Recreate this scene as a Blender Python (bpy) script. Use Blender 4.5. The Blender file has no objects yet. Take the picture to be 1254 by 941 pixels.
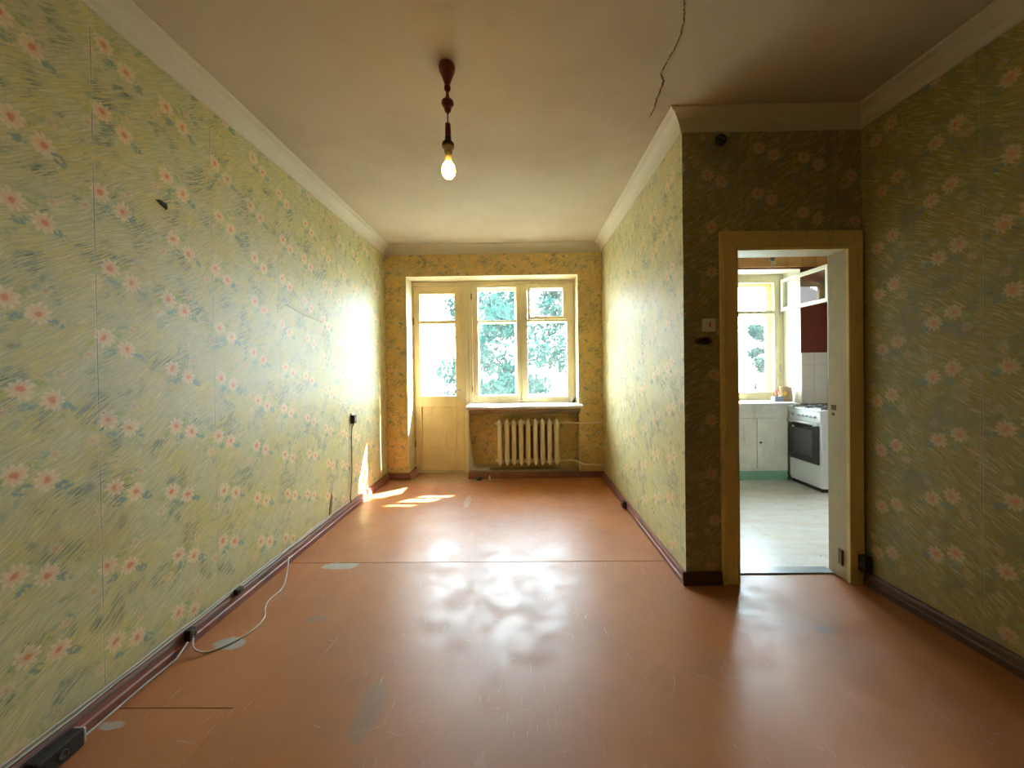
import bpy, bmesh, math, random
from mathutils import Vector, Matrix
random.seed(7)
C = bpy.context.scene.collection
S = bpy.context.scene
PI = math.pi

# ------------------------------------------------------------ camera
cam = bpy.data.cameras.new('camera'); co = bpy.data.objects.new('camera', cam); C.objects.link(co)
cam.sensor_fit = 'HORIZONTAL'; cam.sensor_width = 36.0
cam.lens = 469.8 * 36 / 1254
cam.shift_x = -7.21 / 1254; cam.shift_y = -12.84 / 1254
cam.clip_start = .02; cam.clip_end = 300
ya, pi_, ro = .0089, .0090, -.0135
f = Vector((-math.sin(ya)*math.cos(pi_), math.cos(ya)*math.cos(pi_), -math.sin(pi_)))
r = Vector((math.cos(ya), math.sin(ya), 0)); u = r.cross(f)
r2 = r*math.cos(ro) + u*math.sin(ro); u2 = u*math.cos(ro) - r*math.sin(ro)
co.matrix_world = Matrix(((r2.x, u2.x, -f.x, 0), (r2.y, u2.y, -f.y, 0), (r2.z, u2.z, -f.z, 1.18), (0, 0, 0, 1)))
S.camera = co

# ------------------------------------------------------------ light
W = bpy.data.worlds.new('sky'); S.world = W; W.use_nodes = True
bg = W.node_tree.nodes['Background']
bg.inputs[0].default_value = (.72, .85, 1, 1); bg.inputs[1].default_value = 64.0
SUN_AZ, SUN_EL = math.radians(51), math.radians(47)
sd = bpy.data.lights.new('sun', 'SUN'); so = bpy.data.objects.new('sun', sd); C.objects.link(so)
sd.energy = 260; sd.angle = math.radians(.9); sd.color = (1, .95, .86)
sdir = Vector((-math.sin(SUN_AZ)*math.cos(SUN_EL), -math.cos(SUN_AZ)*math.cos(SUN_EL), -math.sin(SUN_EL)))
so.rotation_euler = sdir.to_track_quat('-Z', 'Y').to_euler(); so.location = (12, 12, 12)
BULB = 70; BULB_COL = (1, .56, .11)
S.view_settings.view_transform = 'Standard'; S.view_settings.look = 'None'
S.view_settings.gamma = 1; S.view_settings.use_curve_mapping = False
S.view_settings.exposure = -.45
def portal(name, x0, x1, z0, z1, y):
    l = bpy.data.lights.new(name, 'AREA'); o = bpy.data.objects.new(name, l); C.objects.link(o)
    l.shape = 'RECTANGLE'; l.size = x1-x0; l.size_y = z1-z0; l.cycles.is_portal = True
    o.location = ((x0+x1)/2, y, (z0+z1)/2); o.rotation_euler = (-PI/2, 0, 0)
portal('window_portal', -1.25, .63, 0, 2.22, 4.62)
portal('kitchen_portal', 1.72, 2.92, .78, 2.2, 4.47)

# ------------------------------------------------------------ node helpers
class NT:
    def __init__(s, name):
        s.m = bpy.data.materials.new(name); s.m.use_nodes = True; s.t = s.m.node_tree; s.t.nodes.clear()
        s.out = s.t.nodes.new('ShaderNodeOutputMaterial')
    def n(s, typ, **kw):
        x = s.t.nodes.new(typ)
        for k, v in kw.items(): setattr(x, k, v)
        return x
    def put(s, sock, v):
        if isinstance(v, bpy.types.NodeSocket): s.t.links.new(v, sock)
        elif v is not None:
            if hasattr(sock, 'default_value') and hasattr(sock.default_value, '__len__') and not hasattr(v, '__len__'): v = (v,)*len(sock.default_value)
            if hasattr(sock.default_value, '__len__') and len(sock.default_value) == 4 and len(v) == 3: v = tuple(v)+(1,)
            sock.default_value = v
    def M(s, op, a, b=None, c=None, clamp=False):
        x = s.n('ShaderNodeMath', operation=op, use_clamp=clamp)
        for i, v in enumerate((a, b, c)):
            if v is not None: s.put(x.inputs[i], v)
        return x.outputs[0]
    def V(s, op, a, b=None, sc=None):
        x = s.n('ShaderNodeVectorMath', operation=op); s.put(x.inputs[0], a)
        if b is not None: s.put(x.inputs[1], b)
        if sc is not None: s.put(x.inputs['Scale'], sc)
        return x.outputs[0]
    def XYZ(s, x, y, z=0):
        k = s.n('ShaderNodeCombineXYZ'); s.put(k.inputs[0], x); s.put(k.inputs[1], y); s.put(k.inputs[2], z); return k.outputs[0]
    def sep(s, v):
        k = s.n('ShaderNodeSeparateXYZ'); s.put(k.inputs[0], v); return k.outputs
    def coord(s): return s.n('ShaderNodeTexCoord').outputs['Object']
    def noise(s, v, scale, detail=2, rough=.5, dist=0, col=False):
        k = s.n('ShaderNodeTexNoise'); s.put(k.inputs['Vector'], v); k.inputs['Scale'].default_value = scale
        k.inputs['Detail'].default_value = detail; k.inputs['Roughness'].default_value = rough; k.inputs['Distortion'].default_value = dist
        return k.outputs['Color' if col else 'Fac']
    def mix(s, fac, a, b, mode='MIX'):
        k = s.n('ShaderNodeMix', data_type='RGBA', blend_type=mode)
        s.put(k.inputs[0], fac); s.put(k.inputs[6], a); s.put(k.inputs[7], b); return k.outputs[2]
    def ss(s, v, lo, hi, a=0., b=1.):
        k = s.n('ShaderNodeMapRange', interpolation_type='SMOOTHSTEP'); s.put(k.inputs[0], v)
        s.put(k.inputs[1], lo); s.put(k.inputs[2], hi); s.put(k.inputs[3], a); s.put(k.inputs[4], b); return k.outputs[0]
    def bsdf(s, col, rough=.5, spec=.5, bump=None, bstr=.2, bdist=.002, metal=0, **kw):
        p = s.n('ShaderNodeBsdfPrincipled'); s.put(p.inputs['Base Color'], col); s.put(p.inputs['Roughness'], rough)
        s.put(p.inputs['Specular IOR Level'], spec); p.inputs['Metallic'].default_value = metal
        if bump is not None:
            b = s.n('ShaderNodeBump'); b.inputs['Strength'].default_value = bstr; b.inputs['Distance'].default_value = bdist
            s.put(b.inputs['Height'], bump); s.t.links.new(b.outputs[0], p.inputs['Normal'])
        for k, v in kw.items(): s.put(p.inputs[k.replace('_', ' ')], v)
        s.t.links.new(p.outputs[0], s.out.inputs[0]); return p

def plain(name, col, rough=.5, var=.12, scale=9, spec=.5, metal=0, bump=.1, dirt=None, damt=.5):
    t = NT(name); v = t.coord(); nz = t.noise(v, scale, 4, .6)
    a = tuple(c*(1-var) for c in col); b = tuple(min(1, c*(1+var)) for c in col)
    c = t.mix(nz, a, b)
    if dirt:
        d = t.M('MULTIPLY', t.ss(t.noise(v, scale*.55, 6, .7), .5, .68), damt); c = t.mix(d, c, dirt)
    t.bsdf(c, rough, spec, t.noise(v, scale*8, 3), bump, .001, metal); return t.m

# ------------------------------------------------------------ wallpaper
def wallpaper(name, axis, base1=(.62, .51, .18), base2=(.56, .52, .29), flower=1., off=0., stain=.0, emboss=.25, seam0=0.):
    t = NT(name); p = t.sep(t.coord()); U = t.M('ADD', p[axis], off); Vv = p[2]
    uv = t.XYZ(U, Vv)
    w = t.V('SUBTRACT', t.noise(uv, 38, 2, .5, 0, True), (.5, .5, .5)); w = t.V('SCALE', w, sc=.022)
    uw = t.V('ADD', uv, w); q = t.sep(uw)
    # hatched brush ground: coordinates turned by 35 degrees and stretched
    a = math.radians(33)
    wob = t.M('MULTIPLY', t.M('SUBTRACT', t.noise(uv, 3.2, 1), .5), .10)
    ru = t.M('ADD', t.M('MULTIPLY', U, math.cos(a)), t.M('MULTIPLY', Vv, math.sin(a)))
    rv = t.M('ADD', t.M('ADD', t.M('MULTIPLY', U, -math.sin(a)), t.M('MULTIPLY', Vv, math.cos(a))), wob)
    st = t.noise(t.XYZ(t.M('MULTIPLY', ru, 17), t.M('MULTIPLY', rv, 190)), 1, 3, .6)
    st2 = t.noise(t.XYZ(t.M('MULTIPLY', ru, 13), t.M('MULTIPLY', rv, 120), 4), 1, 3, .6)
    big = t.noise(uv, 5.5, 3, .6); big2 = t.noise(t.V('ADD', uv, (7, 3, 0)), 7, 3, .6)
    col = t.mix(t.ss(big, .35, .65), base1, base2)
    col = t.mix(t.M('MULTIPLY', t.ss(st, .45, .60), .7), col, (.39, .40, .23))
    col = t.mix(t.M('MULTIPLY', t.ss(st2, .5, .66), .45), col, (.76, .68, .42))
    blue = t.M('MULTIPLY', t.ss(st2, .47, .58), t.ss(big2, .5, .62))
    col = t.mix(t.M('MULTIPLY', blue, .75), col, (.19, .24, .19))
    dark = t.M('MULTIPLY', t.ss(st, .56, .62), t.ss(big2, .54, .64))
    col = t.mix(t.M('MULTIPLY', dark, .8), col, (.09, .12, .10))
    PU, PV = .255, .268
    def cell(ou, ov, src):
        cu = t.M('ADD', t.M('DIVIDE', src[0], PU), ou); ci = t.M('FLOOR', cu)
        sh = t.M('MULTIPLY', t.M('SINE', t.M('MULTIPLY', ci, 2.1)), .33)
        cv = t.M('ADD', t.M('ADD', t.M('DIVIDE', src[1], PV), ov), sh)
        ph = t.M('ADD', t.M('MULTIPLY', ci, 3.7), t.M('MULTIPLY', t.M('FLOOR', cv), 2.3))
        fx = t.M('ADD', t.M('MULTIPLY', t.M('SUBTRACT', t.M('FRACT', cu), .5), PU), t.M('MULTIPLY', t.M('SINE', ph), .016))
        fy = t.M('ADD', t.M('MULTIPLY', t.M('SUBTRACT', t.M('FRACT', cv), .5), PV), t.M('MULTIPLY', t.M('COSINE', ph), .014))
        return fx, fy
    fx, fy = cell(0, 0, q)
    def blob(cx, cy, rx, ry, ang, soft=.35):
        dx = t.M('SUBTRACT', fx, cx); dy = t.M('SUBTRACT', fy, cy); ca, sa = math.cos(ang), math.sin(ang)
        ex = t.M('DIVIDE', t.M('ADD', t.M('MULTIPLY', dx, ca), t.M('MULTIPLY', dy, sa)), rx)
        ey = t.M('DIVIDE', t.M('SUBTRACT', t.M('MULTIPLY', dy, ca), t.M('MULTIPLY', dx, sa)), ry)
        d = t.M('SQRT', t.M('ADD', t.M('MULTIPLY', ex, ex), t.M('MULTIPLY', ey, ey)))
        return t.ss(d, 1, 1-soft)
    brk = t.ss(t.noise(uv, 60, 2), .38, .55)
    for b, cc, k in (((-.025, -.035, .028, .016, .3), (.20, .30, .24), .85), ((.075, -.045, .034, .017, -.5), (.17, .27, .24), .8),
                     ((-.085, .0, .026, .013, .6), (.42, .46, .12), .8), ((.005, .035, .022, .014, -.4), (.33, .40, .12), .8),
                     ((.04, .062, .05, .010, .15), (.24, .32, .24), .5), ((-.06, -.085, .05, .011, .7), (.26, .33, .22), .5)):
        col = t.mix(t.M('MULTIPLY', t.M('MULTIPLY', blob(*b), brk), k), col, cc)
    fl = None
    for cx, cy, R, npt, k in ((-.042, .018, .036, 9, 1), (.035, -.020, .036, 10, 1), (.055, .055, .020, 7, .45), (-.09, -.045, .022, 8, .5)):
        dx = t.M('SUBTRACT', fx, cx); dy = t.M('SUBTRACT', fy, cy)
        d = t.M('SQRT', t.M('ADD', t.M('MULTIPLY', dx, dx), t.M('MULTIPLY', dy, dy)))
        an = t.M('ARCTAN2', dy, dx)
        rr = t.M('MULTIPLY', t.M('ADD', t.M('MULTIPLY', t.M('ABSOLUTE', t.M('SINE', t.M('MULTIPLY', an, npt/2))), .38), .66), R)
        m = t.M('MULTIPLY', t.ss(t.M('DIVIDE', d, rr), 1.1, .75), .72*k*flower); m = t.M('MULTIPLY', m, t.ss(t.noise(uv, 130, 2), .25, .5, .45, 1.0))
        ray = t.ss(t.M('SINE', t.M('MULTIPLY', an, npt)), -.6, 1)
        pc = t.mix(t.ss(d, R, R*.3), (.88, .70, .49), (.83, .50, .30)); pc = t.mix(t.M('MULTIPLY', ray, .2), pc, (.88, .72, .5))
        col = t.mix(m, col, pc)
        col = t.mix(t.M('MULTIPLY', t.ss(d, R*.34, R*.18),   .9*k*flower), col, (.68, .23, .10))
        fl = m if fl is None else t.M('MAXIMUM', fl, m)
    # butted seams every 0.51 m
    sm = t.M('FRACT', t.M('DIVIDE', t.M('ADD', U, seam0), .508)); sd_ = t.M('MULTIPLY', t.M('ABSOLUTE', t.M('SUBTRACT', sm, .5)), .508)
    seam = t.ss(sd_, .0015, .0005); seaml = t.M('MULTIPLY', t.ss(sd_, .008, .003), .18)
    col = t.mix(seaml, col, (.72, .68, .52)); col = t.mix(t.M('MULTIPLY', seam, t.ss(big, .3, .6)), col, (.12, .10, .06))
    dn = t.noise(t.V('ADD', uv, (3, 9, 0)), 1.7, 5, .65)
    dt = t.M('MULTIPLY', t.ss(dn, .5, .75), .35+stain)
    col = t.mix(dt, col, (.30, .22, .10))
    low = t.M('MULTIPLY', t.ss(t.M('ADD', Vv, t.M('MULTIPLY', dn, .2)), .3, .13), .5)
    col = t.mix(low, col, (.42, .33, .16))
    h = t.M('ADD', t.M('MULTIPLY', st, .5), t.M('ADD', t.M('MULTIPLY', fl, .35), t.M('MULTIPLY', seam, -1.2)))
    h = t.M('ADD', h, t.M('MULTIPLY', t.noise(uv, 7, 3), 1.2))
    t.bsdf(col, t.M('ADD', .43, t.M('MULTIPLY', big, .12)), .5, h, emboss, .004); return t.m

mWL = wallpaper('floral_wallpaper_left', 1, seam0=-1.328+.254+.508*3)
mWA = wallpaper('floral_wallpaper_alcove', 1, flower=.75, off=.13, emboss=.5)
mWF = wallpaper('floral_wallpaper_far_lamplit', 0, (.92, .58, .15), (.86, .56, .18), flower=.4, stain=.2, emboss=.45)  # the lamp's orange glow is painted into the base colours
mWD = wallpaper('floral_wallpaper_doorway_shaded', 0, (.32, .215, .045), (.27, .195, .06), off=.07, stain=.2, flower=.8)  # same paper, with the dimness away from the windows put into its colours
mWR = wallpaper('floral_wallpaper_right_shaded', 1, (.35, .26, .045), (.31, .255, .075), off=.2, stain=.1, flower=.75)  # base colours darkened to stand for the weak light on this wall

def ceilmat():
    t = NT('whitewashed_ceiling'); v = t.coord(); n1 = t.noise(v, 1.3, 5, .6); n2 = t.noise(v, 6, 5, .6)
    c = t.mix(t.ss(n1, .35, .7), (.56, .48, .36), (.46, .38, .27)); c = t.mix(t.M('MULTIPLY', t.ss(n2, .55, .75), .3), c, (.55, .46, .36))
    t.bsdf(c, .75, .2, t.noise(v, 4, 6, .6), .25, .01); return t.m
mCeil = ceilmat()
mCorn = plain('cream_cornice', (.60, .54, .41), .6, .06)
mRev = plain('reveal_plaster', (.76, .66, .44), .45, .08, dirt=(.45, .32, .15), damt=.4)
mCrack = plain('crack_dark', (.10, .07, .05), .9)
mPlaster = plain('bare_plaster', (.55, .50, .42), .9, .3, 20, dirt=(.25, .2, .15))
mSock = plain('baseboard_red', (.22, .075, .05), .5, .25, 12, dirt=(.07, .05, .04), damt=.6)
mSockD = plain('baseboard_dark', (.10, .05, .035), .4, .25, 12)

def floormat():
    t = NT('painted_floor'); v = t.coord(); p = t.sep(v)
    n1 = t.noise(v, 1.6, 5, .6); n2 = t.noise(v, 14, 5, .65); n3 = t.noise(v, 5, 6, .7)
    c = t.mix(t.ss(n1, .35, .65), (.40, .15, .048), (.34, .12, .038))
    c = t.mix(t.M('MULTIPLY', t.ss(n1, .45, .75), .35), c, (.36, .17, .09))
    def spot(cx, cy, rx, ry, cc, k=.9):
        nonlocal c
        dx = t.M('DIVIDE', t.M('SUBTRACT', p[0], cx), rx); dy = t.M('DIVIDE', t.M('SUBTRACT', p[1], cy), ry)
        d = t.M('ADD', t.M('SQRT', t.M('ADD', t.M('MULTIPLY', dx, dx), t.M('MULTIPLY', dy, dy))), t.M('MULTIPLY', t.M('SUBTRACT', n2, .5), 1.6))
        c = t.mix(t.M('MULTIPLY', t.ss(d, 1.1, .8), k), c, cc)
    g = (.38, .36, .31)
    spot(-1.12, 2.32, .13, .04, g); spot(-1.29, 1.66, .07, .04, g); spot(-1.40, 1.27, .045, .018, g, .8); spot(-1.0, 1.82, .05, .03, (.2, .16, .13), .6)
    spot(-.85, 4.22, .42, .25, (.30, .20, .10), .75); spot(-.22, 3.85, .03, .13, (.25, .18, .12), .6); spot(-.45, 4.1, .2, .06, (.25, .2, .15), .5)
    spot(-.5, 3.45, .03, .16, (.5, .42, .33), .5); spot(1.35, 1.72, .05, .03, (.2, .18, .2), .5); spot(-.55, 1.33, .05, .13, (.2, .15, .10), .5)
    # pits and scratches
    vo = t.n('ShaderNodeTexVoronoi'); vo.inputs['Scale'].default_value = 4.5; t.put(vo.inputs['Vector'], v)
    c = t.mix(t.ss(t.M('ADD', vo.outputs['Distance'], t.M('MULTIPLY', n2, .03)), .034, .026), c, (.12, .07, .05))
    sc = t.noise(t.V('MULTIPLY', t.V('ADD', v, t.V('SCALE', t.noise(v, 2, 2, .5, 0, True), sc=.3)), (90, 9, 1)), 1, 2)
    sc2 = t.noise(t.V('MULTIPLY', t.V('ADD', v, t.V('SCALE', t.noise(v, 3, 2, .5, 0, True), sc=.5)), (10, 100, 1)), 1, 2)
    scr = t.M('MULTIPLY', t.M('MAXIMUM', t.ss(sc, .66, .7), t.ss(sc2, .68, .72)), t.ss(n3, .45, .6))
    c = t.mix(t.M('MULTIPLY', scr, .35), c, (.55, .42, .36))
    worn = t.ss(t.M('ADD', n3, t.M('MULTIPLY', n2, .25)), .5, .78)
    ro_ = t.M('ADD', t.M('MULTIPLY', worn, .16), t.M('ADD', .35, t.M('MULTIPLY', scr, .2)))
    h = t.M('ADD', t.M('MULTIPLY', t.noise(v, 2.2, 1), 1.2), t.M('ADD', t.M('MULTIPLY', n2, .25), t.M('MULTIPLY', scr, .1)))
    t.bsdf(c, ro_, .62, h, .16, .003); return t.m
mFloor = floormat()
def kfloor():
    t = NT('kitchen_floor_worn'); v = t.coord(); a = math.radians(40)
    m = t.n('ShaderNodeMapping'); t.put(m.inputs[0], v); m.inputs['Rotation'].default_value = (0, 0, a); m.inputs['Scale'].default_value = (2, 11, 1)
    n1 = t.noise(m.outputs[0], 1.2, 5, .65); n2 = t.noise(v, 9, 5, .7)
    c = t.mix(t.ss(n1, .3, .7), (.68, .60, .50), (.80, .79, .76)); c = t.mix(t.M('MULTIPLY', t.ss(n2, .5, .7), .5), c, (.50, .40, .27))
    vo = t.n('ShaderNodeTexVoronoi'); vo.inputs['Scale'].default_value = 7; t.put(vo.inputs['Vector'], v)
    c = t.mix(t.ss(t.M('ADD', vo.outputs['Distance'], t.M('MULTIPLY', n2, .1)), .12, .09), c, (.22, .14, .08))
    t.bsdf(c, .33, .5, n2, .15, .002); return t.m
mKF = kfloor()

def woodpaint(name, col, chip, amt=.5, rough=.4):
    t = NT(name); v = t.coord(); n = t.noise(t.V('MULTIPLY', v, (14, 14, 2.2)), 1, 6, .7); n2 = t.noise(v, 4, 4, .6)
    c = t.mix(t.ss(n2, .3, .7), tuple(x*.9 for x in col), tuple(min(1, x*1.06) for x in col))
    c = t.mix(t.M('MULTIPLY', t.ss(n, .56, .66), amt), c, chip)
    t.bsdf(c, rough, .5, n, .15, .002); return t.m
mFrame = woodpaint('cream_painted_wood', (.86, .73, .46), (.45, .30, .14), .35)
mDoor = woodpaint('cream_balcony_door', (.88, .70, .38), (.5, .34, .16), .25)
mCase = woodpaint('aged_casing_paint', (.80, .60, .23), (.42, .28, .10), .45)
mJamb = woodpaint('jamb_paint', (.58, .48, .30), (.34, .23, .11), .45)
mKFr = woodpaint('kitchen_frame_paint', (.72, .66, .42), (.40, .36, .18), .35)
mWhiteFr = woodpaint('white_painted_wood', (.82, .80, .70), (.5, .4, .25), .3)
mSill = plain('white_sill', (.84, .82, .80), .3, .05, dirt=(.5, .45, .4), damt=.3)
mTrans = plain('timber_under_sill', (.33, .25, .17), .8, .35, 14, dirt=(.12, .10, .09))
mRad = plain('radiator_enamel', (.88, .76, .52), .35, .05, dirt=(.5, .35, .2), damt=.2)
mBlack = plain('black_plastic', (.02, .02, .022), .35, .1)
mWhitePl = plain('white_plastic', (.78, .76, .70), .35, .05)
mOffCable = plain('grey_white_cable', (.48, .43, .38), .5, .15)
mDkCable = plain('dark_cable', (.10, .08, .07), .5, .2)
mMetal = plain('steel', (.55, .52, .48), .3, .1, metal=1)
mRust = plain('rusty_metal', (.20, .12, .05), .5, .4, 40, metal=.3)
mRedPl = plain('dark_red_plastic', (.20, .025, .02), .35, .15)
mSocketGrey = plain('dark_lampholder', (.07, .06, .05), .45, .2)
mBrassy = plain('bulb_collar', (.75, .65, .42), .35, .1)
mMaroon = plain('maroon_paint', (.15, .035, .024), .35, .2, 5)
mKWall = plain('kitchen_whitewash', (.86, .83, .74), .6, .06)
mWoodPel = woodpaint('varnished_pelmet', (.52, .28, .09), (.30, .14, .05), .5, .35)
mTile = plain('white_glazed_tile', (.88, .88, .80), .15, .04, 6)
mGrout = plain('grout', (.52, .49, .42), .8)
mStove = plain('stove_enamel', (.80, .82, .84), .2, .03)
mStoveBlk = plain('oven_black', (.012, .012, .014), .15, .1)
mOvenGl = plain('oven_glass', (.07, .07, .075), .08, .1)
mIron = plain('cast_iron', (.03, .03, .035), .5, .2)
mCab = woodpaint('cabinet_offwhite', (.88, .85, .74), (.55, .5, .38), .3)
mGreen = woodpaint('green_plinth', (.28, .50, .36), (.5, .6, .5), .4)
mSmudge = plain('torn_edge', (.06, .045, .03), .9)
mKraft = plain('kraft_paper', (.50, .36, .22), .8, .2, 20)
mBlue = plain('blue_plastic', (.25, .34, .52), .35, .1)
mRed = plain('red_plastic', (.62, .06, .05), .3, .1)
mYel = plain('yellow_print', (.85, .55, .05), .5, .2)
mBalc = plain('outside_plaster', (.80, .80, .76), .8, .06)
mRoof = plain('slate_roof', (.34, .30, .28), .8, .2)
mGrass = plain('yard_ground', (.20, .22, .20), .9, .25, 3)
mBark = plain('bark', (.16, .11, .07), .9, .3, 20)

def glassmat(name, haze=.05, tint=(.97, .99, .98)):
    t = NT(name)
    tr = t.n('ShaderNodeBsdfTransparent'); tr.inputs[0].default_value = (*tint, 1)
    gl = t.n('ShaderNodeBsdfGlossy'); gl.inputs['Roughness'].default_value = .02; gl.inputs[0].default_value = (1, 1, 1, 1)
    ge = t.n('ShaderNodeNewGeometry'); dp = t.n('ShaderNodeVectorMath', operation='DOT_PRODUCT'); t.put(dp.inputs[0], ge.outputs['Incoming']); t.put(dp.inputs[1], ge.outputs['Normal'])
    fr = t.M('ADD', .025, t.M('MULTIPLY', t.M('POWER', t.M('SUBTRACT', 1, t.M('ABSOLUTE', dp.outputs['Value'])), 5), .7))
    m1 = t.n('ShaderNodeMixShader'); t.put(m1.inputs[0], fr); t.put(m1.inputs[1], tr.outputs[0]); t.put(m1.inputs[2], gl.outputs[0])
    tl = t.n('ShaderNodeBsdfTranslucent'); tl.inputs[0].default_value = (.9, .92, .9, 1)
    m2 = t.n('ShaderNodeMixShader')
    dirt = t.ss(t.noise(t.coord(), 5, 5, .65), .3, .8, haze*.4, haze*1.7)
    t.put(m2.inputs[0], dirt); t.put(m2.inputs[1], m1.outputs[0]); t.put(m2.inputs[2], tl.outputs[0])
    t.t.links.new(m2.outputs[0], t.out.inputs[0]); return t.m
mGlass = glassmat('dusty_window_glass', .003)
mClear = glassmat('clear_glass', .02)
def leafmat(name, c1, c2):
    t = NT(name); oi = t.n('ShaderNodeNewGeometry').outputs['Random Per Island']
    c = t.mix(oi, c1, c2)
    d = t.n('ShaderNodeBsdfDiffuse'); t.put(d.inputs[0], c); l = t.n('ShaderNodeBsdfTranslucent'); t.put(l.inputs[0], c)
    m = t.n('ShaderNodeMixShader'); m.inputs[0].default_value = .45; t.put(m.inputs[1], d.outputs[0]); t.put(m.inputs[2], l.outputs[0])
    t.t.links.new(m.outputs[0], t.out.inputs[0]); return t.m
mLeaf = leafmat('bluish_green_leaves', (.004, .022, .019), (.014, .045, .036))
def emis(name, col, st):
    t = NT(name); e = t.n('ShaderNodeEmission'); e.inputs[0].default_value = (*col, 1); e.inputs[1].default_value = st
    t.t.links.new(e.outputs[0], t.out.inputs[0]); return t.m
mBulb = emis('lit_bulb', BULB_COL, BULB)

# ------------------------------------------------------------ mesh helpers
class MB:
    def __init__(s): s.b = bmesh.new()
    def box(s, x0, x1, y0, y1, z0, z1, mi=0):
        vs = [s.b.verts.new(p) for p in ((x0,y0,z0),(x1,y0,z0),(x1,y1,z0),(x0,y1,z0),(x0,y0,z1),(x1,y0,z1),(x1,y1,z1),(x0,y1,z1))]
        for q in ((0,3,2,1),(4,5,6,7),(0,1,5,4),(1,2,6,5),(2,3,7,6),(3,0,4,7)):
            s.b.faces.new([vs[i] for i in q]).material_index = mi
        return s
    def prism(s, pts, a0, a1, axis='z', mi=0):
        def P(p, h): return {'z': (p[0], p[1], h), 'y': (p[0], h, p[1]), 'x': (h, p[0], p[1])}[axis]
        A = [s.b.verts.new(P(p, a0)) for p in pts]; B = [s.b.verts.new(P(p, a1)) for p in pts]; n = len(pts)
        fs = [s.b.faces.new(A), s.b.faces.new(B[::-1])] + [s.b.faces.new((A[i], B[i], B[(i+1)%n], A[(i+1)%n])) for i in range(n)]
        for f_ in fs: f_.material_index = mi
        bmesh.ops.recalc_face_normals(s.b, faces=fs); return s
    def tube(s, pts, rad, n=8, caps=True, smooth=True):
        pts = [Vector(p) for p in pts]; rings = []; ref = None
        for i, p in enumerate(pts):
            t = (pts[min(i+1, len(pts)-1)] - pts[max(i-1, 0)]).normalized()
            if ref is None: ref = t.orthogonal().normalized()
            ref = (ref - t*ref.dot(t)).normalized(); b2 = t.cross(ref)
            rr = rad[i] if hasattr(rad, '__len__') else rad
            rings.append([s.b.verts.new(p + (ref*math.cos(2*PI*k/n) + b2*math.sin(2*PI*k/n))*rr) for k in range(n)])
        fs = []
        for a, b in zip(rings, rings[1:]):
            for k in range(n): fs.append(s.b.faces.new((a[k], a[(k+1)%n], b[(k+1)%n], b[k])))
        for f_ in fs: f_.smooth = smooth
        if caps: fs += [s.b.faces.new(rings[0][::-1]), s.b.faces.new(rings[-1])]
        bmesh.ops.recalc_face_normals(s.b, faces=fs); return s
    def lathe(s, prof, c=(0, 0, 0), n=24, axis='z'):
        rings = []
        for rr, h in prof:
            ring = []
            for k in range(n):
                a = 2*PI*k/n; x, y = max(rr, 1e-4)*math.cos(a), max(rr, 1e-4)*math.sin(a)
                p = {'z': (x, y, h), 'x': (h, x, y), 'y': (x, h, y)}[axis]
                ring.append(s.b.verts.new((c[0]+p[0], c[1]+p[1], c[2]+p[2])))
            rings.append(ring)
        fs = []
        for a, b in zip(rings, rings[1:]):
            for k in range(n):
                f_ = s.b.faces.new((a[k], a[(k+1)%n], b[(k+1)%n], b[k])); f_.smooth = True; fs.append(f_)
        fs += [s.b.faces.new(rings[0][::-1]), s.b.faces.new(rings[-1])]
        bmesh.ops.recalc_face_normals(s.b, faces=fs); return s
    def frame(s, x0, x1, z0, z1, y0, y1, l, r_, b, t):   # rectangular frame in xz
        s.box(x0, x0+l, y0, y1, z0, z1); s.box(x1-r_, x1, y0, y1, z0, z1)
        s.box(x0+l, x1-r_, y0, y1, z0, z0+b); s.box(x0+l, x1-r_, y0, y1, z1-t, z1); return s
    def sweep(s, prof, path, closed=False):
        # prof: (inward offset, z) ; path: xy list, room interior on the right hand side
        n = len(path); rings = []
        for i in range(n):
            p = Vector(path[i]); 
            a = Vector(path[i-1]) if (i or closed) else None; b = Vector(path[(i+1) % n]) if (i < n-1 or closed) else None
            d1 = (p-a).normalized() if a else None; d2 = (b-p).normalized() if b else None
            d1 = d1 or d2; d2 = d2 or d1
            n1 = Vector((d1.y, -d1.x)); n2 = Vector((d2.y, -d2.x)); m = (n1+n2); m = m/ (1+n1.dot(n2))
            rings.append([s.b.verts.new((p.x+m.x*o, p.y+m.y*o, z)) for o, z in prof])
        k = len(prof); fs = []
        for i in range(n if closed else n-1):
            a, b = rings[i], rings[(i+1) % n]
            for j in range(k): fs.append(s.b.faces.new((a[j], a[(j+1)%k], b[(j+1)%k], b[j])))
        if not closed: fs += [s.b.faces.new(rings[0]), s.b.faces.new(rings[-1][::-1])]
        bmesh.ops.recalc_face_normals(s.b, faces=fs); return s
    def obj(s, name, mat, parent=None, bev=0, loc=None):
        me = bpy.data.meshes.new(name)
        if loc:
            bmesh.ops.translate(s.b, verts=s.b.verts, vec=-Vector(loc))
        s.b.to_mesh(me); s.b.free()
        for m in (mat if isinstance(mat, (list, tuple)) else [mat]): me.materials.append(m)
        o = bpy.data.objects.new(name, me); C.objects.link(o)
        if loc: o.location = loc
        if parent is not None:
            o.parent = parent
            o.location = Vector(o.location) - wloc(parent)
        if bev:
            md = o.modifiers.new('bevel', 'BEVEL'); md.width = bev; md.segments = 2; md.limit_method = 'ANGLE'
        return o
def wloc(o):
    v = Vector(o.location)
    while o.parent: o = o.parent; v = v + o.location
    return v
def empty(name, loc):
    o = bpy.data.objects.new(name, None); C.objects.link(o); o.location = loc; o.empty_display_size = .1; return o
def tag(o, label, cat, group=None, kind=None):
    o['label'] = label; o['category'] = cat
    if group: o['group'] = group
    if kind: o['kind'] = kind
    return o
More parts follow.
